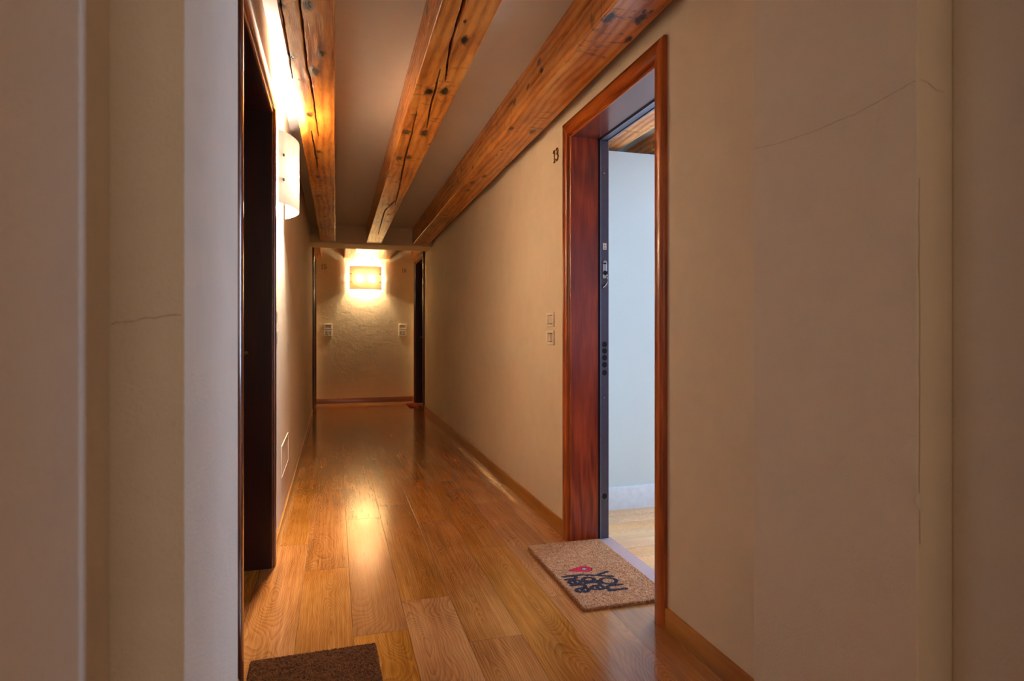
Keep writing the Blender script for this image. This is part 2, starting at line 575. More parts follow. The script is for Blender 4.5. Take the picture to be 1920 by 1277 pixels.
boxes_obj('window_frame', [((RX + 0.03, 0.72, 0.45), (RX + 0.08, 0.79, 2.25)), ((RX + 0.03, 2.31, 0.45), (RX + 0.08, 2.38, 2.25)),
                           ((RX + 0.03, 1.52, 0.45), (RX + 0.08, 1.58, 2.25)), ((RX + 0.03, 0.79, 0.45), (RX + 0.08, 2.31, 0.52)),
                           ((RX + 0.03, 0.79, 2.18), (RX + 0.08, 2.31, 2.25))], M['window_frame'], wf)
box_obj('window_sill', (RX - 0.06, 0.68, 0.42), (RX + 0.03, 2.42, 0.45), M['window_frame'], wf, 0.004)


# skirting boards
def skirting(name, runs, mat, h=0.078):
    """runs: (x_wall, dirx, y0, y1) or ('x', y_wall, diry, x0, x1)"""
    bm = bmesh.new()
    prof = [(0, 0), (0.0125, 0), (0.0125, h - 0.007), (0.010, h - 0.002), (0.006, h), (0, h)]
    for r in runs:
        if r[0] == 'x':
            _, yw, dy, a, b = r
            A = [bm.verts.new((a, yw + dy * p, z)) for p, z in prof]
            B = [bm.verts.new((b, yw + dy * p, z)) for p, z in prof]
        else:
            xw, dx, a, b = r
            A = [bm.verts.new((xw + dx * p, a, z)) for p, z in prof]
            B = [bm.verts.new((xw + dx * p, b, z)) for p, z in prof]
        n = len(prof)
        for i in range(n):
            j = (i + 1) % n
            bm.faces.new((A[i], A[j], B[j], B[i]))
        bm.faces.new(A[::-1])
        bm.faces.new(B)
    return tag(build(name, bm, mat, smooth=35), kind='structure')


skirting('baseboard_right', [(XR, -1, PF + 0.002, DR[0] - 0.002), (XR, -1, DR[1] + 0.002, DFR[0] - 0.002), (XR, -1, DFR[1] + 0.002, YE)], M['skirt'])
skirting('baseboard_left', [(XL, 1, PF + 0.002, DL[0] - 0.002), (XL, 1, DL[1] + 0.002, DFL[0] - 0.002), (XL, 1, DFL[1] + 0.002, YE)], M['skirt'])
skirting('baseboard_back', [('x', YE, -1, XL + 0.013, XR - 0.013)], M['skirt_x'])
skirting('baseboard_room', [('x', 3.545, -1, XR + T + 0.014, RX)], M['skirt_white'], 0.143)


# ------------------------------------------------------------------ doors
def casing_prof(w, proud):
    p = [(0.0, 0.0), (0.0, 0.004), (0.003, 0.007), (0.008, 0.0085), (0.012, 0.007), (0.015, 0.003), (0.018, 0.003), (0.020, 0.010)]
    n = 12
    for i in range(1, n):
        a = math.pi * i / n
        u = 0.020 + (w - 0.020) * (1 - math.cos(a)) / 2
        v = 0.010 + (proud - 0.010) * math.sin(a) ** 0.8
        p.append((u, v))
    p += [(w, 0.008), (w, 0.0)]
    return p


def casing(door, side, xw, y0, y1, proud, w=W):
    """three profiled boards round the opening"""
    sx = -1 if side == 'R' else 1
    prof = casing_prof(w, proud)
    zi = ZC - w
    for which in ('near', 'far', 'head'):
        bm = bmesh.new()
        A, B = [], []
        for u, v in prof:
            x = xw + sx * v
            if which == 'near':
                A.append((x, y0 + w - u, 0))
                B.append((x, y0 + w - u, zi + u))
            elif which == 'far':
                A.append((x, y1 - w + u, 0))
                B.append((x, y1 - w + u, zi + u))
            else:
                A.append((x, y0 + w - u, zi + u))
                B.append((x, y1 - w + u, zi + u))
        A = [bm.verts.new(p) for p in A]
        B = [bm.verts.new(p) for p in B]
        n = len(A)
        for i in range(n):
            j = (i + 1) % n
            bm.faces.new((A[i], A[j], B[j], B[i]))
        bm.faces.new(A[::-1])
        bm.faces.new(B)
        build('casing', bm, door['_m'][which != 'head'] if False else (CAS[1] if which == 'head' else CAS[0]), door, smooth=40)


def jambs(door, side, xw, y0, y1, depth, mats, w=W, t=0.012):
    sx = 1 if side == 'R' else -1
    a, b = y0 + w, y1 - w
    x1 = xw + sx * depth
    box_obj('jamb', (xw - sx * 0.0, a - t, 0), (x1, a, zo), mats[0], door)
    box_obj('jamb', (xw, b, 0), (x1, b + t, zo), mats[0], door)
    box_obj('head_jamb', (xw, a - t, zo), (x1, b + t, zo + t), mats[1], door)


def closed_leaf(door, side, xw, y0, y1, depth, w=W):
    sx = 1 if side == 'R' else -1
    a, b = y0 + w, y1 - w
    x1 = xw + sx * depth
    lf = box_obj('door_leaf', (x1, a - 0.008, 0.006), (x1 + sx * 0.05, b + 0.008, zo + 0.006), M['leaf'], door, 0.002)
    bm = bmesh.new()
    hy = b - 0.09
    cyl(bm, (x1, hy, 1.02), (-sx, 0, 0), 0.026, 0.008)
    tube(bm, [(x1 - sx * 0.008, hy, 1.02), (x1 - sx * 0.05, hy, 1.02), (x1 - sx * 0.055, hy - 0.02, 1.02), (x1 - sx * 0.055, hy - 0.12, 1.02)], 0.009)
    build('door_handle', bm, M['brass'], lf, smooth=40)
    return lf


# door 13, standing open, on the right
CAS = (M['casing'], M['casing_head'])
d1 = empty('door_1', (XR, (DR[0] + DR[1]) / 2, 0))
tag(d1, kind='structure')
casing(d1, 'R', XR, DR[0], DR[1], 0.026)
jambs(d1, 'R', XR, DR[0], DR[1], 0.152, (M['jamb'], M['jamb_head']))
ya, yb = DR[0] + W, DR[1] - W
# armoured door's steel frame
sf = boxes_obj('steel_frame', [((1.366, yb - 0.004, 0.0), (1.418, yb + 0.04, zo)),
                               ((1.366, ya - 0.04, 0.0), (1.418, ya + 0.004, zo)),
                               ((1.366, ya - 0.04, zo - 0.004), (1.418, yb + 0.04, zo + 0.02))], M['steel'], d1, 0.0015)
boxes_obj('gap_shade_strip', [((1.358, yb - 0.001, 0), (1.367, yb + 0.03, zo)), ((1.358, ya - 0.03, 0), (1.367, ya + 0.001, zo)),
                          ((1.358, ya - 0.03, zo - 0.001), (1.367, yb + 0.03, zo + 0.02))], M['gap_shade'], d1)  # black strips paint the dark gap between jamb and steel
boxes_obj('steel_lip', [((1.367, yb - 0.007, 0), (1.373, yb - 0.0035, zo - 0.004)),
                        ((1.367, ya, zo - 0.008), (1.373, yb - 0.004, zo - 0.0035))], M['steel_edge'], sf)
boxes_obj('steel_lip', [((1.410, ya, zo - 0.008), (1.418, yb - 0.004, zo - 0.0035))], M['steel_edge'], sf)


def strike_hole(zc, r=0.0115, stretch=1.0, x=1.394):
    bm = bmesh.new()
    n = 24
    yf = yb - 0.0042
    R0, R1, R2 = [], [], []
    for i in range(n):
        a = 2 * math.pi * i / n
        dx, dz = math.cos(a), math.sin(a) * stretch
        R0.append(bm.verts.new((x + dx * (r + 0.0015), yf, zc + dz * (r + 0.0015))))
        R1.append(bm.verts.new((x + dx * r, yf - 0.0008, zc + dz * r)))
        R2.append(bm.verts.new((x + dx * r, yf - 0.0001, zc + dz * r)))
    for i in range(n):
        j = (i + 1) % n
        bm.faces.new((R0[i], R0[j], R1[j], R1[i]))
        bm.faces.new((R1[i], R1[j], R2[j], R2[i]))
    bm.faces.new(R2)
    o = build('bolt_hole', bm, M['black'], sf, smooth=40)
    return o


for zc in (1.046, 1.011, 0.974, 0.937, 0.894, 0.231):
    strike_hole(zc, 0.0125, 1.1)
# latch keeper
bm = bmesh.new()
yf = yb - 0.004
for (xa, xb, za, zb_) in ((1.382, 1.406, 1.40, 1.485),):
    box(bm, (xa, yf - 0.003, za), (xb, yf, zb_))
pts = [(1.404, yf - 0.004, 1.42), (1.408, yf - 0.006, 1.40), (1.404, yf - 0.006, 1.375), (1.394, yf - 0.005, 1.36), (1.382, yf - 0.004, 1.352)]
tube(bm, pts, 0.004)
cyl(bm, (1.394, yf, 1.485), (0, -1, 0), 0.012, 0.003)
lk = build('latch_keeper', bm, M['chrome'], sf, bevel=0.001)
bm = bmesh.new()
cyl(bm, (1.396, yf - 0.0032, 1.43), (0, -1, 0), 0.0125, 0.0006)
build('bolt_hole', bm, M['black'], sf)
bm = bmesh.new()
cyl(bm, (1.394, yf - 0.003, 1.474), (0, -1, 0), 0.005, 0.0015)
cyl(bm, (1.392, yf, 1.965), (0, -1, 0), 0.005, 0.002)
cyl(bm, (1.392, yf, 0.76), (0, -1, 0), 0.005, 0.002)
build('screw', bm, M['chrome'], sf)
boxes_obj('label_plate', [((1.384, yf - 0.001, 1.555), (1.405, yf, 1.59))], M['plastic'], sf)
boxes_obj('plate_mark', [((1.3925, yf - 0.0016, 1.572), (1.3965, yf - 0.001, 1.58)), ((1.388, yf - 0.0016, 1.562), (1.401, yf - 0.001, 1.565))], M['steel'], sf)
# the armoured leaf, swung back into the apartment
ang = math.radians(12)
leaf_bm = bmesh.new()
vs = box(leaf_bm, (0, -0.035, 0.008), (ya * 0 + (yb - ya) + 0.02, 0.035, zo))
for v in leaf_bm.verts:
    x, y, z = v.co
    v.co = (1.455 + x * math.cos(ang) + y * math.sin(ang), ya - 0.045 - x * math.sin(ang) + y * math.cos(ang), z)
lf = build('door_leaf', leaf_bm, M['leaf'], d1, bevel=0.002)
bm = bmesh.new()
hx = 1.455 + 0.80 * math.cos(ang) + 0.035 * math.sin(ang)
hy = ya - 0.045 - 0.80 * math.sin(ang) + 0.035 * math.cos(ang)
cyl(bm, (hx, hy, 1.02), (0.2, 0.98, 0), 0.026, 0.008)
tube(bm, [(hx, hy, 1.02), (hx + 0.01, hy + 0.05, 1.02), (hx - 0.01, hy + 0.055, 1.02), (hx - 0.12, hy + 0.08, 1.02)], 0.009)
build('door_handle', bm, M['brass'], lf, smooth=40)

# closed doors: near left, far right, far left
CAS = (M['dark_casing'], mat_cherry('dark_casing_head_lit', srgb(170, 96, 50), srgb(130, 62, 26), srgb(70, 28, 14), 0.22, axis=1))  # head boards coloured lighter, lamp light put into their wood
d2 = empty('door_2', (XL, (DL[0] + DL[1]) / 2, 0))
tag(d2, kind='structure')
casing(d2, 'L', XL, DL[0], DL[1], 0.019)
jambs(d2, 'L', XL, DL[0], DL[1], 0.15, (M['dark_jamb'], M['dark_jamb']))
closed_leaf(d2, 'L', XL, DL[0], DL[1], 0.15)
for nm, side, xw, dd in (('door_3', 'R', XR, DFR), ('door_4', 'L', XL, DFL)):
    d = empty(nm, (xw, (dd[0] + dd[1]) / 2, 0))
    tag(d, kind='structure')
    casing(d, side, xw, dd[0], dd[1], 0.026)
    jambs(d, side, xw, dd[0], dd[1], 0.12, (M['dark_jamb'], M['dark_jamb']))
    closed_leaf(d, side, xw, dd[0], dd[1], 0.12)


# ------------------------------------------------------------------ beams
def smoothpoly(pts, t):
    """piecewise linear: pts sorted by second value; returns first value or None"""
    if t < pts[0][1] or t > pts[-1][1]:
        return None
    for a, b in zip(pts, pts[1:]):
        if a[1] <= t <= b[1]:
            k = (t - a[1]) / max(1e-6, b[1] - a[1])
            return a[0] + (b[0] - a[0]) * k
    return None


def beam(name, label, xa, xb, y0, y1, zf, top, group, bottom_cracks=(), left_cracks=(), knots=(), seed=0, res=1.0, autocracks=0, wane=0.006):
    """hewn joist. xa/xb: functions of y giving left and right faces; zf: underside; top: function"""
    rnd = random.Random(seed)
    # rows: dense near the camera
    ys = [y0]
    while ys[-1] < y1:
        ys.append(ys[-1] + max(0.012, 0.006 * max(1.0, abs(ys[-1]))) / res)
    ys[-1] = y1
    w0 = xb(y0) - xa(y0)
    nb = int(72 * res)
    ns = int(30 * res)
    cr = [(list(c), wd) for c, wd in bottom_cracks]
    kn = [(a_, b_, r_ * 1.25) for a_, b_, r_ in knots]
    for _ in range(int((y1 - y0) * 1.6)):
        kn.append((rnd.uniform(0.01, w0 - 0.01) + xa(y0), rnd.uniform(y0, y1), rnd.uniform(0.005, 0.009)))
    skn = [(rnd.uniform(0.03, 0.16), rnd.uniform(y0, y1), rnd.uniform(0.010, 0.02)) for _ in range(int((y1 - y0) * 2.2))]
    verts, around, knot, split = [], [], [], []
    cols = []
    for i in range(ns):
        cols.append(('L', i / ns))
    for i in range(nb + 1):
        cols.append(('B', i / nb))
    for i in range(1, ns + 1):
        cols.append(('R', i / ns))
    for y in ys:
        a, b, z, tp = xa(y), xb(y), zf(y), top(y) - 0.0015
        a += 0.004 * noise.noise((y * 1.3, seed, 0))
        b += 0.004 * noise.noise((y * 1.1, seed, 5))
        z += 0.004 * noise.noise((y * 0.9, seed, 9))
        H = tp - z
        for side, k in cols:
            if side == 'L':
                x, zz, s = a, tp - H * k, -H * (1 - k)
                nx, nz = 1, 0
            elif side == 'B':
                x, zz, s = a + (b - a) * k, z, (b - a) * k
                nx, nz = 0, 1
            else:
                x, zz, s = b, z + H * k, (b - a) + H * k
                nx, nz = -1, 0
            d = 0.0016 * noise.noise((s * 9, y * 2.0, seed)) + 0.0010 * noise.noise((s * 40, y * 14, seed))
            sp = 0.0
            kk = 0.0
            if side == 'B':
                for pts, wd in cr:
                    xc = smoothpoly(pts, y)
                    if xc is None:
                        continue
                    L = pts[-1][1] - pts[0][1]
                    tt = (y - pts[0][1]) / L
                    width = wd * (0.25 + 0.75 * math.sin(math.pi * min(1, max(0, tt))) ** 0.6) * (0.8 + 0.5 * noise.noise((y * 9, seed, 3)))
                    xc += 0.004 * noise.noise((y * 7, seed, 7))
                    q = abs(x - xc) / max(width, 0.0012)
                    if q < 2.5:
                        e = math.exp(-q * q * q * q)
                        d += 0.028 * e
                        sp = max(sp, math.exp(-q * q))
                for kx, ky, r in kn:
                    if abs(y - ky) < 4 * r and abs(x - kx) < 4 * r:
                        rr = math.hypot((x - kx) / r, (y - ky) / (r * 2.1))
                        rr *= 1 + 0.5 * noise.noise((x * 70, y * 45, seed))
                        kk = max(kk, math.exp(-rr * rr * 0.8))
            elif side == 'L':
                for pts, wd in left_cracks:
                    zc = smoothpoly(pts, y)
                    if zc is None:
                        continue
                    q = abs(zz - zc - 0.004 * noise.noise((y * 7, seed, 17))) / wd
                    if q < 2.5:
                        d += 0.02 * math.exp(-q ** 4)
                        sp = max(sp, math.exp(-q * q))
            if side != 'B':
                for ks, ky, r in skn:
                    h = zz - z
                    if abs(y - ky) < 4 * r and abs(h - ks) < 4 * r:
                        rr = math.hypot((h - ks) / r, (y - ky) / (r * 1.5))
                        kk = max(kk, math.exp(-rr * rr * 0.8))
            # softened arrises
            ex = min(abs(s), abs(s - (b - a)))
            if ex < wane:
                q = (1 - ex / wane) ** 2 * wane * 0.42
                if side == 'B':
                    zz += q
                    if s < (b - a) / 2:
                        x += q * 0.5
                    else:
                        x -= q * 0.5
                else:
                    x += q * nx
            verts.append((x + nx * d, y, zz + nz * d))
            around.append(s)
            knot.append(kk)
            split.append(sp)
    nc = len(cols)
    faces = []
    for r in range(len(ys) - 1):
        for c in range(nc - 1):
            i = r * nc + c
            faces.append((i, i + 1, i + nc + 1, i + nc))
    # closing top and ends
    faces.append([r for r in range(nc)][::-1])
    faces.append([(len(ys) - 1) * nc + r for r in range(nc)])
    for r in range(len(ys) - 1):
        faces.append((r * nc, (r + 1) * nc, (r + 1) * nc + nc - 1, r * nc + nc - 1))
    me = bpy.data.meshes.new(name)
    me.from_pydata(verts, [], faces)
    me.update()
    for nm, data in (('around', around), ('knot', knot), ('split', split)):
        at = me.attributes.new(nm, 'FLOAT', 'POINT')
        at.data.foreach_set('value', data)
    me.materials.append(M['beam'])
    for p in me.polygons:
        p.use_smooth = True
    me.set_sharp_from_angle(angle=math.radians(50))
    o = bpy.data.objects.new(name, me)
    base = Vector(((xa(y0) + xb(y0)) / 2, y0, zf(y0)))
    me.transform(Matrix.Translation(-base))
    o.location = base
    link(o)
    return tag(o, label, 'joist', group)


def lin(a, b, y0=2.15, y1=7.93):
    return lambda y: a + (b - a) * (y - y0) / (y1 - y0)


G1 = 'wooden joists of the corridor ceiling'
beam('wooden_joist', 'left ceiling joist of the near corridor, glowing orange above the side wall lamp',
     lin(-0.199, -0.169), lin(0.0, 0.008), PF + 0.001, BN - 0.001, lambda y: zbeam(y) + 0.004, zceil, G1,
     bottom_cracks=(([(-0.118, 1.6), (-0.12, 2.298), (-0.118, 2.551), (-0.119, 2.869), (-0.108, 2.998), (-0.1, 3.301), (-0.097, 3.54), (-0.093, 3.818)], 0.0042),
                    ([(-0.13, 3.755), (-0.12, 4.152), (-0.115, 4.539)], 0.0035),
                    ([(-0.18, 2.0), (-0.186, 2.5), (-0.185, 3.0)], 0.002)),
     knots=[(-0.094, 2.325, 0.017), (-0.188, 2.358, 0.013), (-0.178, 2.784, 0.015), (-0.088, 2.903, 0.019), (-0.131, 3.471, 0.014),
            (-0.054, 2.711, 0.012), (-0.101, 4.147, 0.013), (-0.117, 4.792, 0.014), (-0.132, 5.435, 0.013), (-0.088, 6.311, 0.014)], seed=11)
beam('wooden_joist', 'middle ceiling joist of the near corridor with long open splits along its underside',
     lin(0.363, 0.380), lin(0.572, 0.563), PF + 0.001, BN - 0.001, zbeam, zceil, G1,
     bottom_cracks=(([(0.43, 1.7), (0.439, 2.142), (0.445, 2.283), (0.454, 2.495), (0.491, 2.832)], 0.0062),
                    ([(0.449, 2.732), (0.465, 2.959), (0.476, 3.198), (0.505, 3.508)], 0.005),
                    ([(0.415, 3.274), (0.431, 3.6), (0.449, 4.134), (0.493, 4.976), (0.518, 5.583)], 0.0046),
                    ([(0.500, 5.45), (0.45, 5.877), (0.466, 6.726), (0.48, 7.252)], 0.0045)),
     left_cracks=(([(2.36, 2.0), (2.37, 2.8), (2.36, 3.6)], 0.003),),
     knots=[(0.44, 2.991, 0.018), (0.509, 2.959, 0.018), (0.398, 3.609, 0.018), (0.501, 3.599, 0.02), (0.411, 4.144, 0.017),
            (0.466, 4.106, 0.016), (0.498, 2.43, 0.013), (0.458, 5.599, 0.02), (0.495, 6.052, 0.018), (0.525, 6.416, 0.016)], seed=23)
beam('wooden_joist', 'right ceiling joist of the near corridor, running above the open door thirteen',
     lin(0.955, 0.953), lin(1.150, 1.150), PF + 0.001, BN - 0.001, lambda y: zbeam(y) + 0.0, zceil, G1,
     left_cracks=(([(2.405, 1.7), (2.403, 2.224), (2.393, 2.507), (2.381, 2.772), (2.365, 2.802), (2.36, 2.991)], 0.0045),
                  ([(2.40, 3.3), (2.405, 3.583), (2.40, 4.113), (2.39, 4.813), (2.35, 5.779)], 0.004)),
     knots=[(0.983, 2.11, 0.014), (1.097, 2.085, 0.015), (1.129, 2.245, 0.010), (1.097, 3.398, 0.014), (0.965, 3.384, 0.012),
            (1.061, 4.441, 0.014), (1.014, 4.637, 0.014), (1.038, 4.898, 0.013)], seed=37)
G2 = 'wooden joists past the lowered soffit'
c = lambda v: (lambda y: v)
for xa_, xb_, lab in ((XL + 0.002, -0.19, 'short joist end beyond the soffit, against the far left wall'),
                      (0.135, 0.29, 'short joist end beyond the soffit, just left of the far wall lamp'),
                      (0.672, 0.825, 'short joist end beyond the soffit, just right of the far wall lamp'),
                      (1.165, XR - 0.002, 'narrow joist beyond the soffit, above the far right door')):
    beam('wooden_joist', lab, c(xa_), c(xb_), BF + 0.001, YE - 0.001, c(2.236), zceil, G2, seed=int(xa_ * 100) + 60, res=0.5)
G3 = 'wooden joists of the room behind the open door'
for xa_, xb_, lab in ((1.47, 1.742, 'pinkish joist seen through the open door, nearest the door frame'),
                      (1.945, 2.2, 'brown joist seen through the open door, beside the near casing'),
                      ):
    beam('wooden_joist', lab, c(xa_), c(xb_), 0.201, 6.199, c(2.27), c(2.375), G3, seed=int(xa_ * 100),
         res=0.5, bottom_cracks=(([(xa_ + 0.10, 0.5), (xa_ + 0.11, 3.0), (xa_ + 0.10, 6.0)], 0.006),))


# ------------------------------------------------------------------ wall lamps
def mat_opal(name, tint):
    t = NT(name)
    t.t.nodes.remove(t.bsdf)
    tr = t.n('ShaderNodeBsdfTranslucent')
    tr.inputs[0].default_value = (*tint, 1)
    df = t.n('ShaderNodeBsdfDiffuse')
    df.inputs[0].default_value = (0.85, 0.82, 0.76, 1)
    gl = t.n('ShaderNodeBsdfGlossy')
    gl.inputs['Roughness'].default_value = 0.15
    gl.inputs['Color'].default_value = (0.9, 0.9, 0.9, 1)
    m1 = t.n('ShaderNodeMixShader')
    m1.inputs[0].default_value = 0.68
    m2 = t.n('ShaderNodeMixShader')
    m2.inputs[0].default_value = 0.05
    t.link(tr.outputs[0], m1.inputs[1])
    t.link(df.outputs[0], m1.inputs[2])
    t.link(m1.outputs[0], m2.inputs[1])
    t.link(gl.outputs[0], m2.inputs[2])
    t.link(m2.outputs[0], t.out.inputs[0])
    return t.m


M['opal_near'] = mat_opal('opal_glass', (0.33, 0.31, 0.28))
M['opal_far'] = mat_opal('opal_glass_cream', (0.46, 0.42, 0.32))


def mat_bulb(name, color, strength):
    t = NT(name)
    t.t.nodes.remove(t.bsdf)
    e = t.n('ShaderNodeEmission')
    e.inputs[0].default_value = (*color, 1)
    e.inputs[1].default_value = strength
    t.link(e.outputs[0], t.out.inputs[0])
    return t.m


def wall_lamp(label, center, right, out, color, power, glass):
    """curved opal glass shade held off the wall by four screws. right = direction along the wall, out = away from it"""
    Cn, R, O, U = Vector(center), Vector(right), Vector(out), Vector((0, 0, 1))
    root = empty('wall_lamp', center)
    tag(root, label, 'lamp', 'curved glass wall lamps')
    hw, hh, base, sag = 0.245, 0.181, 0.016, 0.084

    def P(u, v, w):
        return Cn + R * u + U * v + O * w

    rad = (hw * hw + sag * sag) / (2 * sag)

    def front(u):
        return base + sag - rad + math.sqrt(rad * rad - u * u)

    bm = bmesh.new()
    n = 40
    th = 0.005
    rows = []
    for i in range(n + 1):
        u = -hw + 2 * hw * i / n
        w = front(u)
        rows.append([bm.verts.new(P(u, s * hh, w + k * th)) for s, k in ((-1, 0), (1, 0), (1, 1), (-1, 1))])
    for a, b in zip(rows, rows[1:]):
        for k in range(4):
            bm.faces.new((a[k], a[(k + 1) % 4], b[(k + 1) % 4], b[k]))
    bm.faces.new(rows[0][::-1])
    bm.faces.new(rows[-1])
    build('glass_shade', bm, glass, root, smooth=50)
    bm = bmesh.new()
    box(bm, P(-0.13, -0.045, 0.0), P(0.13, 0.045, 0.012))
    build('back_plate', bm, M['window_frame'], root, bevel=0.003)
    for su in (-1, 1):
        for sv in (-1, 1):
            u, v = su * (hw - 0.028), sv * 0.062
            bm = bmesh.new()
            cyl(bm, P(u, v, 0), O, 0.0045, front(u) + 0.004, 12)
            cyl(bm, P(u, v, front(u) + th), O, 0.009, 0.006, 16, 0.007)
            cyl(bm, P(u, v, front(u) - 0.006), O, 0.009, 0.005, 16)
            build('screw', bm, M['chrome'], root, smooth=40)
    for su in (-1, 1):
        bm = bmesh.new()
        cyl(bm, P(su * 0.03, 0, 0.012), (0, 0, 1), 0.001, 0.001, 6)
        bm.free()
        bm = bmesh.new()
        a, b = P(su * 0.035, 0, 0.034), P(su * 0.125, 0, 0.034)
        tube(bm, [a, a.lerp(b, 0.1), a.lerp(b, 0.9), b], 0.011, 14)
        bb = build('bulb', bm, mat_bulb('bulb_glow', color, 25), root, smooth=60)
        bb.visible_shadow = True
        bm = bmesh.new()
        box(bm, P(su * 0.02, -0.014, 0.012), P(su * 0.035, 0.014, 0.052))
        build('bulb_socket', bm, M['window_frame'], root, bevel=0.001)
        for sv in (-1, 1):
            ld = bpy.data.lights.new('lamp_light', 'POINT')
            ld.energy = power / 4
            ld.color = color
            ld.shadow_soft_size = 0.012
            lo = bpy.data.objects.new('lamp_light', ld)
            lo.location = R * (su * 0.085) + O * 0.056 + U * (sv * 0.03)
            link(lo, root)
    return root


wall_lamp('curved white glass wall lamp on the left wall, next to the dark door', (XL, 3.505, 1.937), (0, 1, 0), (1, 0, 0), LAMP_NEAR, P_NEAR, M['opal_near'])
wall_lamp('rectangular glowing glass wall lamp in the middle of the far end wall', (0.462, YE, 1.937), (1, 0, 0), (0, -1, 0), WARM, P_FAR, M['opal_far'])


# ------------------------------------------------------------------ switches and bells
def switch(label, center, right, out, kind, group=None):
    Cn, R, O, U = Vector(center), Vector(right), Vector(out), Vector((0, 0, 1))
    root = empty('light_switch' if kind != 'bell' else 'doorbell_button', center)
    tag(root, label, 'switch', group)

    def bx(bm, u0, u1, v0, v1, w0, w1):
        box(bm, Cn + R * u0 + U * v0 + O * w0, Cn + R * u1 + U * v1 + O * w1)
    bm = bmesh.new()
    # frame with a real opening
    for a in ((-0.06, 0.06, 0.026, 0.042), (-0.06, 0.06, -0.042, -0.026), (-0.06, -0.040, -0.026, 0.026), (0.040, 0.06, -0.026, 0.026)):
        bx(bm, *a, 0, 0.010)
    build('cover_plate', bm, M['plastic'], root, bevel=0.0025)
    bm = bmesh.new()
    bx(bm, -0.040, 0.040, -0.026, 0.026, 0, 0.003)
    build('recess', bm, M['gap'], root)
    bm = bmesh.new()
    if kind == 'bell':
        bx(bm, -0.038, 0.038, -0.0235, 0.0235, 0.002, 0.008)
    else:
        bx(bm, -0.0125, 0.0125, -0.0225, 0.0225, 0.002, 0.012)
    build('rocker', bm, M['plastic_dark'], root, bevel=0.0015)
    if kind != 'bell':
        for s in (-1, 1):
            bm = bmesh.new()
            bx(bm, s * 0.0265 - 0.0125, s * 0.0265 + 0.0125, -0.0225, 0.0225, 0.002, 0.007)
            build('blank_module', bm, M['plastic_dark'], root, bevel=0.0015)


switch('ivory plate on the right wall by door thirteen, upper of the two', (XR, 3.382, 1.184), (0, 1, 0), (-1, 0, 0), 'bell')
switch('ivory plate on the right wall by door thirteen, lower of the two', (XR, 3.382, 1.080), (0, 1, 0), (-1, 0, 0), 'rocker')
switch('ivory plate on the left wall below the side lamp, upper of the two', (XL, 3.29, 1.184), (0, 1, 0), (1, 0, 0), 'bell')
switch('ivory plate on the left wall below the side lamp, lower of the two', (XL, 3.29, 1.080), (0, 1, 0), (1, 0, 0), 'rocker')
switch('ivory plate on the left of the far end wall, upper of the two', (-0.098, YE, 1.180), (1, 0, 0), (0, -1, 0), 'bell')
switch('ivory plate on the left of the far end wall, lower of the two', (-0.098, YE, 1.080), (1, 0, 0), (0, -1, 0), 'rocker')
switch('ivory plate on the right of the far end wall, upper of the two', (1.034, YE, 1.180), (1, 0, 0), (0, -1, 0), 'bell')
switch('ivory plate on the right of the far end wall, lower of the two', (1.034, YE, 1.080), (1, 0, 0), (0, -1, 0), 'rocker')

# door numbers: stroke digits
DIG = {
    '1': [[(0.10, 0.80), (0.32, 1.0), (0.32, 0.0)], [(0.20, 0.0), (0.44, 0.0)]],
    '3': [[(0.08, 0.88), (0.22, 0.99), (0.42, 0.97), (0.52, 0.80), (0.42, 0.60), (0.24, 0.55), (0.46, 0.50), (0.58, 0.28), (0.44, 0.05), (0.2, 0.0), (0.04, 0.14)]],
    '5': [[(0.52, 1.0), (0.14, 1.0), (0.10, 0.58), (0.36, 0.64), (0.56, 0.46), (0.54, 0.16), (0.32, 0.0), (0.06, 0.08)]],
    '6': [[(0.48, 1.0), (0.2, 0.7), (0.08, 0.3), (0.2, 0.03), (0.42, 0.02), (0.56, 0.24), (0.46, 0.48), (0.22, 0.5), (0.1, 0.32)]],
}


def number(txt, label, center, right, out, h):
    Cn, R, O, U = Vector(center), Vector(right), Vector(out), Vector((0, 0, 1))
    root = empty('door_number', center)
    tag(root, label, 'number')
    adv = 0.66 * h
    for k, ch in enumerate(txt):
        u0 = (k - len(txt) / 2) * adv
        bm = bmesh.new()
        for st in DIG[ch]:
            pts = [Cn + R * (u0 + a * h) + U * ((b - 0.5) * h) + O * 0.004 for a, b in st]
            tube(bm, pts, h * 0.065, 8)
        build('digit', bm, M['brass'], root, smooth=50)


number('13', 'small metal number 13 on the right wall beside the open door', (XR, 3.297, 2.112), (0, -1, 0), (-1, 0, 0), 0.068)
number('15', 'small brass number on the left of the far end wall', (-0.16, YE, 2.10), (1, 0, 0), (0, -1, 0), 0.065)
number('16', 'small brass number on the right of the far end wall', (1.055, YE, 2.075), (1, 0, 0), (0, -1, 0), 0.06)

# access panel low on the left wall
ap = empty('access_panel', (XL, 3.93, 0.38))
tag(ap, 'flush painted access panel low on the left wall, under the side lamp', 'panel')
boxes_obj('panel_frame', [((XL, 3.68, 0.466), (XL + 0.004, 4.18, 0.472)), ((XL, 3.68, 0.292), (XL + 0.004, 4.18, 0.298)),
                          ((XL, 3.68, 0.298), (XL + 0.004, 3.686, 0.466)), ((XL, 4.174, 0.298), (XL + 0.004, 4.18, 0.466))], M['wall'], ap, 0.001)
boxes_obj('panel_cover', [((XL, 3.688, 0.300), (XL + 0.0025, 4.172, 0.464))], M['wall'], ap, 0.001)


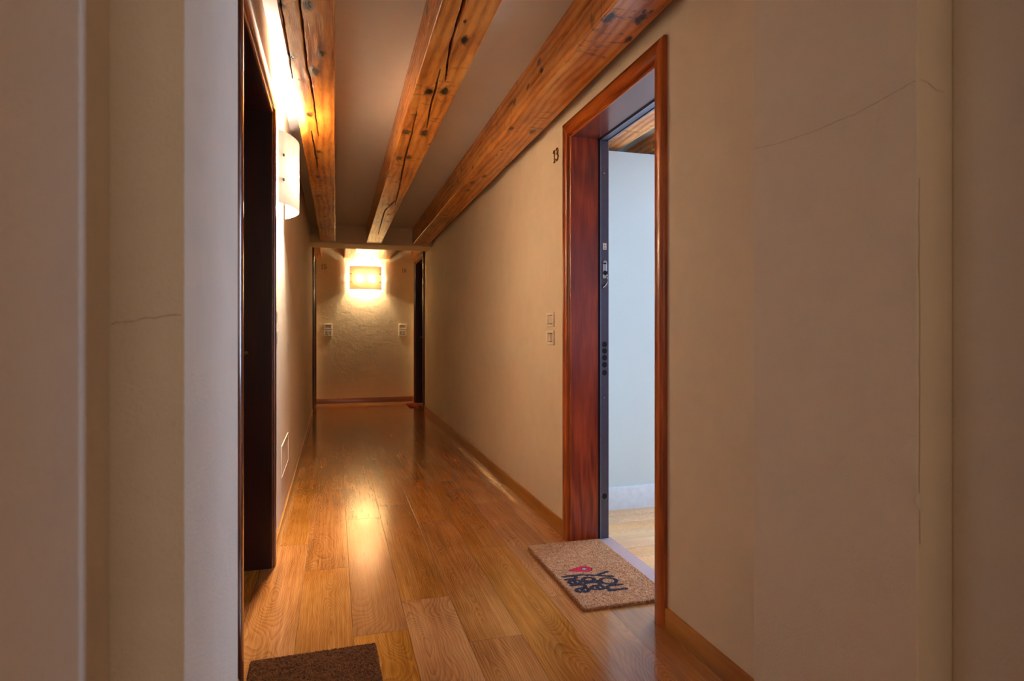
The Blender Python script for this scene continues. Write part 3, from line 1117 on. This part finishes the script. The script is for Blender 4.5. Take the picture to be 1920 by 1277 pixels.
# ------------------------------------------------------------------ marks in the plaster
def ribbon(name, pts, width, normal, mat, lift=0.0006, seed=1):
    """thin irregular line lying on a wall"""
    rnd = random.Random(seed)
    P = [Vector(p) for p in pts]
    dense = []
    for a, b in zip(P, P[1:]):
        for k in range(4):
            dense.append(a.lerp(b, k / 4))
    dense.append(P[-1])
    N = Vector(normal)
    bm = bmesh.new()
    L, Rr = [], []
    for i, p in enumerate(dense):
        d = (dense[min(i + 1, len(dense) - 1)] - dense[max(i - 1, 0)]).normalized()
        s = d.cross(N).normalized()
        j = s * rnd.uniform(-0.0012, 0.0012)
        w = width * rnd.uniform(0.5, 1.2)
        L.append(bm.verts.new(p + j + s * w + N * lift))
        Rr.append(bm.verts.new(p + j - s * w + N * lift))
    for i in range(len(dense) - 1):
        bm.faces.new((L[i], L[i + 1], Rr[i + 1], Rr[i]))
    return tag(build(name, bm, mat), kind='structure')


ribbon('trim_3', [(PR, 1.436, 1.615), (PR, 1.373, 1.606), (PR, 1.29, 1.60), (PR, 1.223, 1.596), (PR, 1.15, 1.597), (PR, 1.10, 1.596), (PR, 1.06, 1.600), (PR, 1.02, 1.605), (PR, 0.99, 1.608), (PR, 0.953, 1.612)],
       0.0006, (-1, 0, 0), M['crack'], seed=3)
ribbon('trim_4', [(1.104, PN, 1.612), (1.114, PN, 1.613), (1.134, PN, 1.605), (1.148, PN, 1.597), (1.165, PN, 1.596)], 0.0005, (0, -1, 0), M['crack'], seed=4)
ribbon('trim_5', [(-0.289, PN, 1.129), (-0.281, PN, 1.132), (-0.269, PN, 1.131), (-0.256, PN, 1.135), (-0.23, PN, 1.139), (-0.204, PN, 1.143)], 0.0005, (0, -1, 0), M['crack'], seed=5)
ribbon('trim_6', [(1.1045, PN, 0.70), (1.1045, PN, 0.95), (1.1045, PN, 1.05), (1.1035, PN, 1.25), (1.103, PN, 1.42)], 0.0009, (0, -1, 0), M['crack'], seed=6)
bm = bmesh.new()
for k in range(26):
    a = 2 * math.pi * k / 26
    r = 0.011 * (1 + 0.25 * noise.noise((math.cos(a) * 2, math.sin(a) * 2, 1.3)))
    bm.verts.new((1.1035 + r * 0.75 * math.cos(a), PN - 0.0012, 0.785 + r * 1.5 * math.sin(a)))
bm.verts.ensure_lookup_table()
cv = bm.verts.new((1.1035, PN - 0.003, 0.785))
rim = [bm.verts.new((v.co.x, PN + 0.0005, v.co.z)) for v in list(bm.verts)[:26]]
bm.verts.ensure_lookup_table()
for k in range(26):
    j = (k + 1) % 26
    bm.faces.new((bm.verts[k], bm.verts[j], cv))
    bm.faces.new((bm.verts[k], bm.verts[j], rim[j], rim[k]))
tag(build('trim_7', bm, M['filler'], smooth=60), kind='structure')


# ------------------------------------------------------------------ door mats
def mat_coir(name, c_hi, c_lo, inks):
    t = NT(name)
    v = t.obj()
    n1 = t.noise(v, 260, 3, 0.7)
    n2 = t.noise(v, 90, 3, 0.6)
    n3 = t.noise(v, 14, 2, 0.5)
    g = t.math('ADD', t.math('MULTIPLY', n1, 0.55), t.math('MULTIPLY', n2, 0.45))
    c = t.mix(t.maprange(g, 0.38, 0.62, 0, 1), c_lo, c_hi)
    c = t.mix(t.maprange(n3, 0.4, 0.7, 0.0, 0.18), c, c_lo)
    for nm, col in inks:
        col_v = t.mix(t.maprange(n1, 0.4, 0.65, 0.0, 0.35), col, tuple(min(1, k * 2.2 + 0.01) for k in col))
        c = t.mix(t.maprange(t.attr(nm), 0.35, 0.6, 0.0, 0.94), c, col_v)
    return t.fin(c, 0.9, t.bump(g, 1.0, 0.004), 0.15)


def segdist(px, py, a, b):
    vx, vy = b[0] - a[0], b[1] - a[1]
    wx, wy = px - a[0], py - a[1]
    L = vx * vx + vy * vy
    k = 0 if L == 0 else max(0, min(1, (wx * vx + wy * vy) / L))
    return math.hypot(wx - k * vx, wy - k * vy)


def arc(cx, cy, rx, ry, a0, a1, n=14):
    return [(cx + rx * math.cos(math.radians(a0 + (a1 - a0) * i / n)), cy + ry * math.sin(math.radians(a0 + (a1 - a0) * i / n))) for i in range(n + 1)]


GL = {
    'y': ([[(0.0, 1.0), (0.36, 0.15)], [(0.74, 1.0), (0.36, 0.15), (0.14, -0.42)]], 0.80),
    'o': ([arc(0.48, 0.5, 0.42, 0.46, 0, 360, 20)], 1.06),
    'u': ([[(0.06, 1.0), (0.06, 0.4)] + arc(0.36, 0.36, 0.30, 0.34, 180, 360, 10) + [(0.66, 1.0)], [(0.66, 1.0), (0.68, 0.0)]], 0.86),
    'a': ([arc(0.40, 0.46, 0.34, 0.42, 0, 360, 18), [(0.76, 0.95), (0.78, 0.0)]], 0.92),
    'r': ([[(0.08, 1.0), (0.08, 0.0)], [(0.08, 0.6)] + arc(0.38, 0.62, 0.28, 0.34, 160, 50, 8)], 0.62),
    'e': ([[(0.08, 0.48), (0.78, 0.52)] + arc(0.44, 0.5, 0.36, 0.46, 5, 315, 18)], 0.92),
    'h': ([[(0.08, 1.55), (0.08, 0.0)], [(0.08, 0.55)] + arc(0.38, 0.58, 0.28, 0.36, 160, 10, 8) + [(0.68, 0.0)]], 0.84),
}


def word(txt, u0, v0, xh, wd=1.0):
    """strokes in mat text space: u to the reader's right, v up"""
    res = []
    u = u0
    for ch in txt:
        st, adv = GL[ch]
        for s in st:
            res.append([(u + a * xh * wd, v0 + b * xh) for a, b in s])
        u += adv * xh * wd
    return res


def doormat(name, label, x0, x1, y0, y1, zt, matr, step, rot=0.0, inkfun=None, fuzz=0.0022, rc=0.012, inknames=()):
    nx = int((x1 - x0) / step)
    ny = int((y1 - y0) / step)
    rnd = random.Random(5)
    verts, faces = [], []
    inks = {k: [] for k in inknames}
    for j in range(ny + 1):
        for i in range(nx + 1):
            x = x0 + (x1 - x0) * i / nx
            y = y0 + (y1 - y0) * j / ny
            if inkfun:
                q = inkfun(x, y)
                for k in inknames:
                    inks[k].append(q.get(k, 0.0))
            ex = min(i, nx - i, j, ny - j) * step
            drop = 0.0
            if ex < 0.008:
                drop = (1 - ex / 0.008) ** 2 * 0.004
            # rounded corners
            dx = max(0, rc - (x - x0), rc - (x1 - x))
            dy = max(0, rc - (y - y0), rc - (y1 - y))
            r = math.hypot(dx, dy)
            if dx > 0 and dy > 0 and r > rc:
                sx = 1 if x < (x0 + x1) / 2 else -1
                sy = 1 if y < (y0 + y1) / 2 else -1
                x += sx * dx * (1 - rc / r)
                y += sy * dy * (1 - rc / r)
            z = zt - drop + rnd.uniform(-fuzz, fuzz) * 0.6 + 0.0012 * noise.noise((x * 60, y * 60, 0))
            verts.append((x + rnd.uniform(-1, 1) * step * 0.35, y + rnd.uniform(-1, 1) * step * 0.35, z))
    N = nx + 1
    for j in range(ny):
        for i in range(nx):
            a = j * N + i
            faces.append((a, a + 1, a + N + 1, a + N))
    # ragged sides down to the floor
    loop = [i for i in range(N)] + [j * N + nx for j in range(1, ny + 1)] + [ny * N + i for i in range(nx - 1, -1, -1)] + [j * N for j in range(ny - 1, 0, -1)]
    base = len(verts)
    cx, cy = (x0 + x1) / 2, (y0 + y1) / 2
    lv = 4
    for l in range(1, lv + 1):
        for i in loop:
            x, y, z = verts[i]
            k = l / lv
            verts.append((x + rnd.uniform(-0.0012, 0.0012), y + rnd.uniform(-0.0012, 0.0012), z * (1 - k) + 0.0006 * k))
            for nm in inknames:
                inks[nm].append(0.0)
    n = len(loop)
    for l in range(lv):
        for k in range(n):
            k2 = (k + 1) % n
            a = loop[k] if l == 0 else base + (l - 1) * n + k
            b = loop[k2] if l == 0 else base + (l - 1) * n + k2
            faces.append((b, a, base + l * n + k, base + l * n + k2))
    faces.append([base + (lv - 1) * n + k for k in range(n)][::-1])
    me = bpy.data.meshes.new(name)
    me.from_pydata(verts, [], faces)
    me.update()
    for nm in inknames:
        at = me.attributes.new(nm, 'FLOAT', 'POINT')
        at.data.foreach_set('value', inks[nm])
    me.materials.append(matr)
    o = bpy.data.objects.new(name, me)
    me.transform(Matrix.Translation((-cx, -cy, 0)))
    o.location = (cx, cy, 0)
    o.rotation_euler = (0, 0, rot)
    link(o)
    return tag(o, label, 'doormat')


# "you are here" mat: read from the corridor, so text runs towards the camera (-y), its up is +x
strokes = word('you', -2.605, 1.122, 0.078, 0.98) + word('are', -2.570, 1.056, 0.060, 0.98) + word('here', -2.608, 0.985, 0.058, 0.98)


def ink(x, y):
    r = {}
    u, v = -y, x
    if not (0.95 < x < 1.24 and 2.34 < y < 2.73):
        return r
    d = min(segdist(u, v, a, b) for s in strokes for a, b in zip(s, s[1:]))
    r['ink_navy'] = max(0.0, min(1.0, 0.5 + (0.0094 - d) / 0.0035))
    # location pin: round head, point towards the corridor
    hx, hy, R_ = 1.112, 2.662, 0.034
    dd = math.hypot(x - hx, y - hy)
    inside = R_ - dd
    tipx = 1.030
    if tipx < x < hx:
        half = R_ * 1.0 * ((x - tipx) / (hx - tipx)) ** 0.8
        inside = max(inside, half - abs(y - hy))
    hole = 0.013 - dd
    line = min(abs(inside), abs(hole)) < 0.0022
    pink = max(0.0, min(1.0, 0.5 + min(inside, -hole) / 0.003))
    r['ink_pink'] = pink
    if line:
        r['ink_navy'] = max(r['ink_navy'], 0.8)
    if hole > 0.002:
        r['ink_grey'] = 1.0
    return r


M['coir'] = mat_coir('coir_fibre', srgb(226, 176, 130), srgb(150, 92, 50), [('ink_pink', srgb(216, 14, 66)), ('ink_grey', srgb(190, 170, 150)), ('ink_navy', srgb(20, 32, 52))])
M['coir_dark'] = mat_coir('coir_dark', srgb(124, 72, 28), srgb(50, 24, 8), [])
M['coir_red'] = mat_coir('red_striped', srgb(150, 84, 44), srgb(96, 44, 24), [('ink_red', srgb(120, 8, 10)), ('ink_rose', srgb(176, 60, 66))])
doormat('doormat', 'natural coir doormat with a pink pin and navy lettering before the open door',
        0.953, 1.352, 2.287, 3.036, 0.016, M['coir'], 0.0024, 0.0, ink, inknames=('ink_navy', 'ink_pink', 'ink_grey'))
doormat('doormat', 'plain dark brown coir doormat beside the near left door',
        -0.262, 0.150, 1.49, 2.238, 0.016, M['coir_dark'], 0.003, math.radians(1.5), None, 0.003)


def ink3(x, y):
    q = (x - 1.05) + (y - 9.0) * 0.35
    r = {}
    if 0.02 < q < 0.10 or 0.125 < q < 0.16:
        r['ink_red'] = 1.0
    elif 0.10 <= q <= 0.125 or 0.16 <= q < 0.175:
        r['ink_rose'] = 1.0
    if abs(y - 9.1) < 0.02:
        r['ink_red'] = 1.0
    return r


doormat('doormat', 'small red striped doormat at the far right door', 1.045, 1.178, 9.0, 9.55, 0.012, M['coir_red'], 0.006, 0.0, ink3, 0.001,
        inknames=('ink_red', 'ink_rose'))
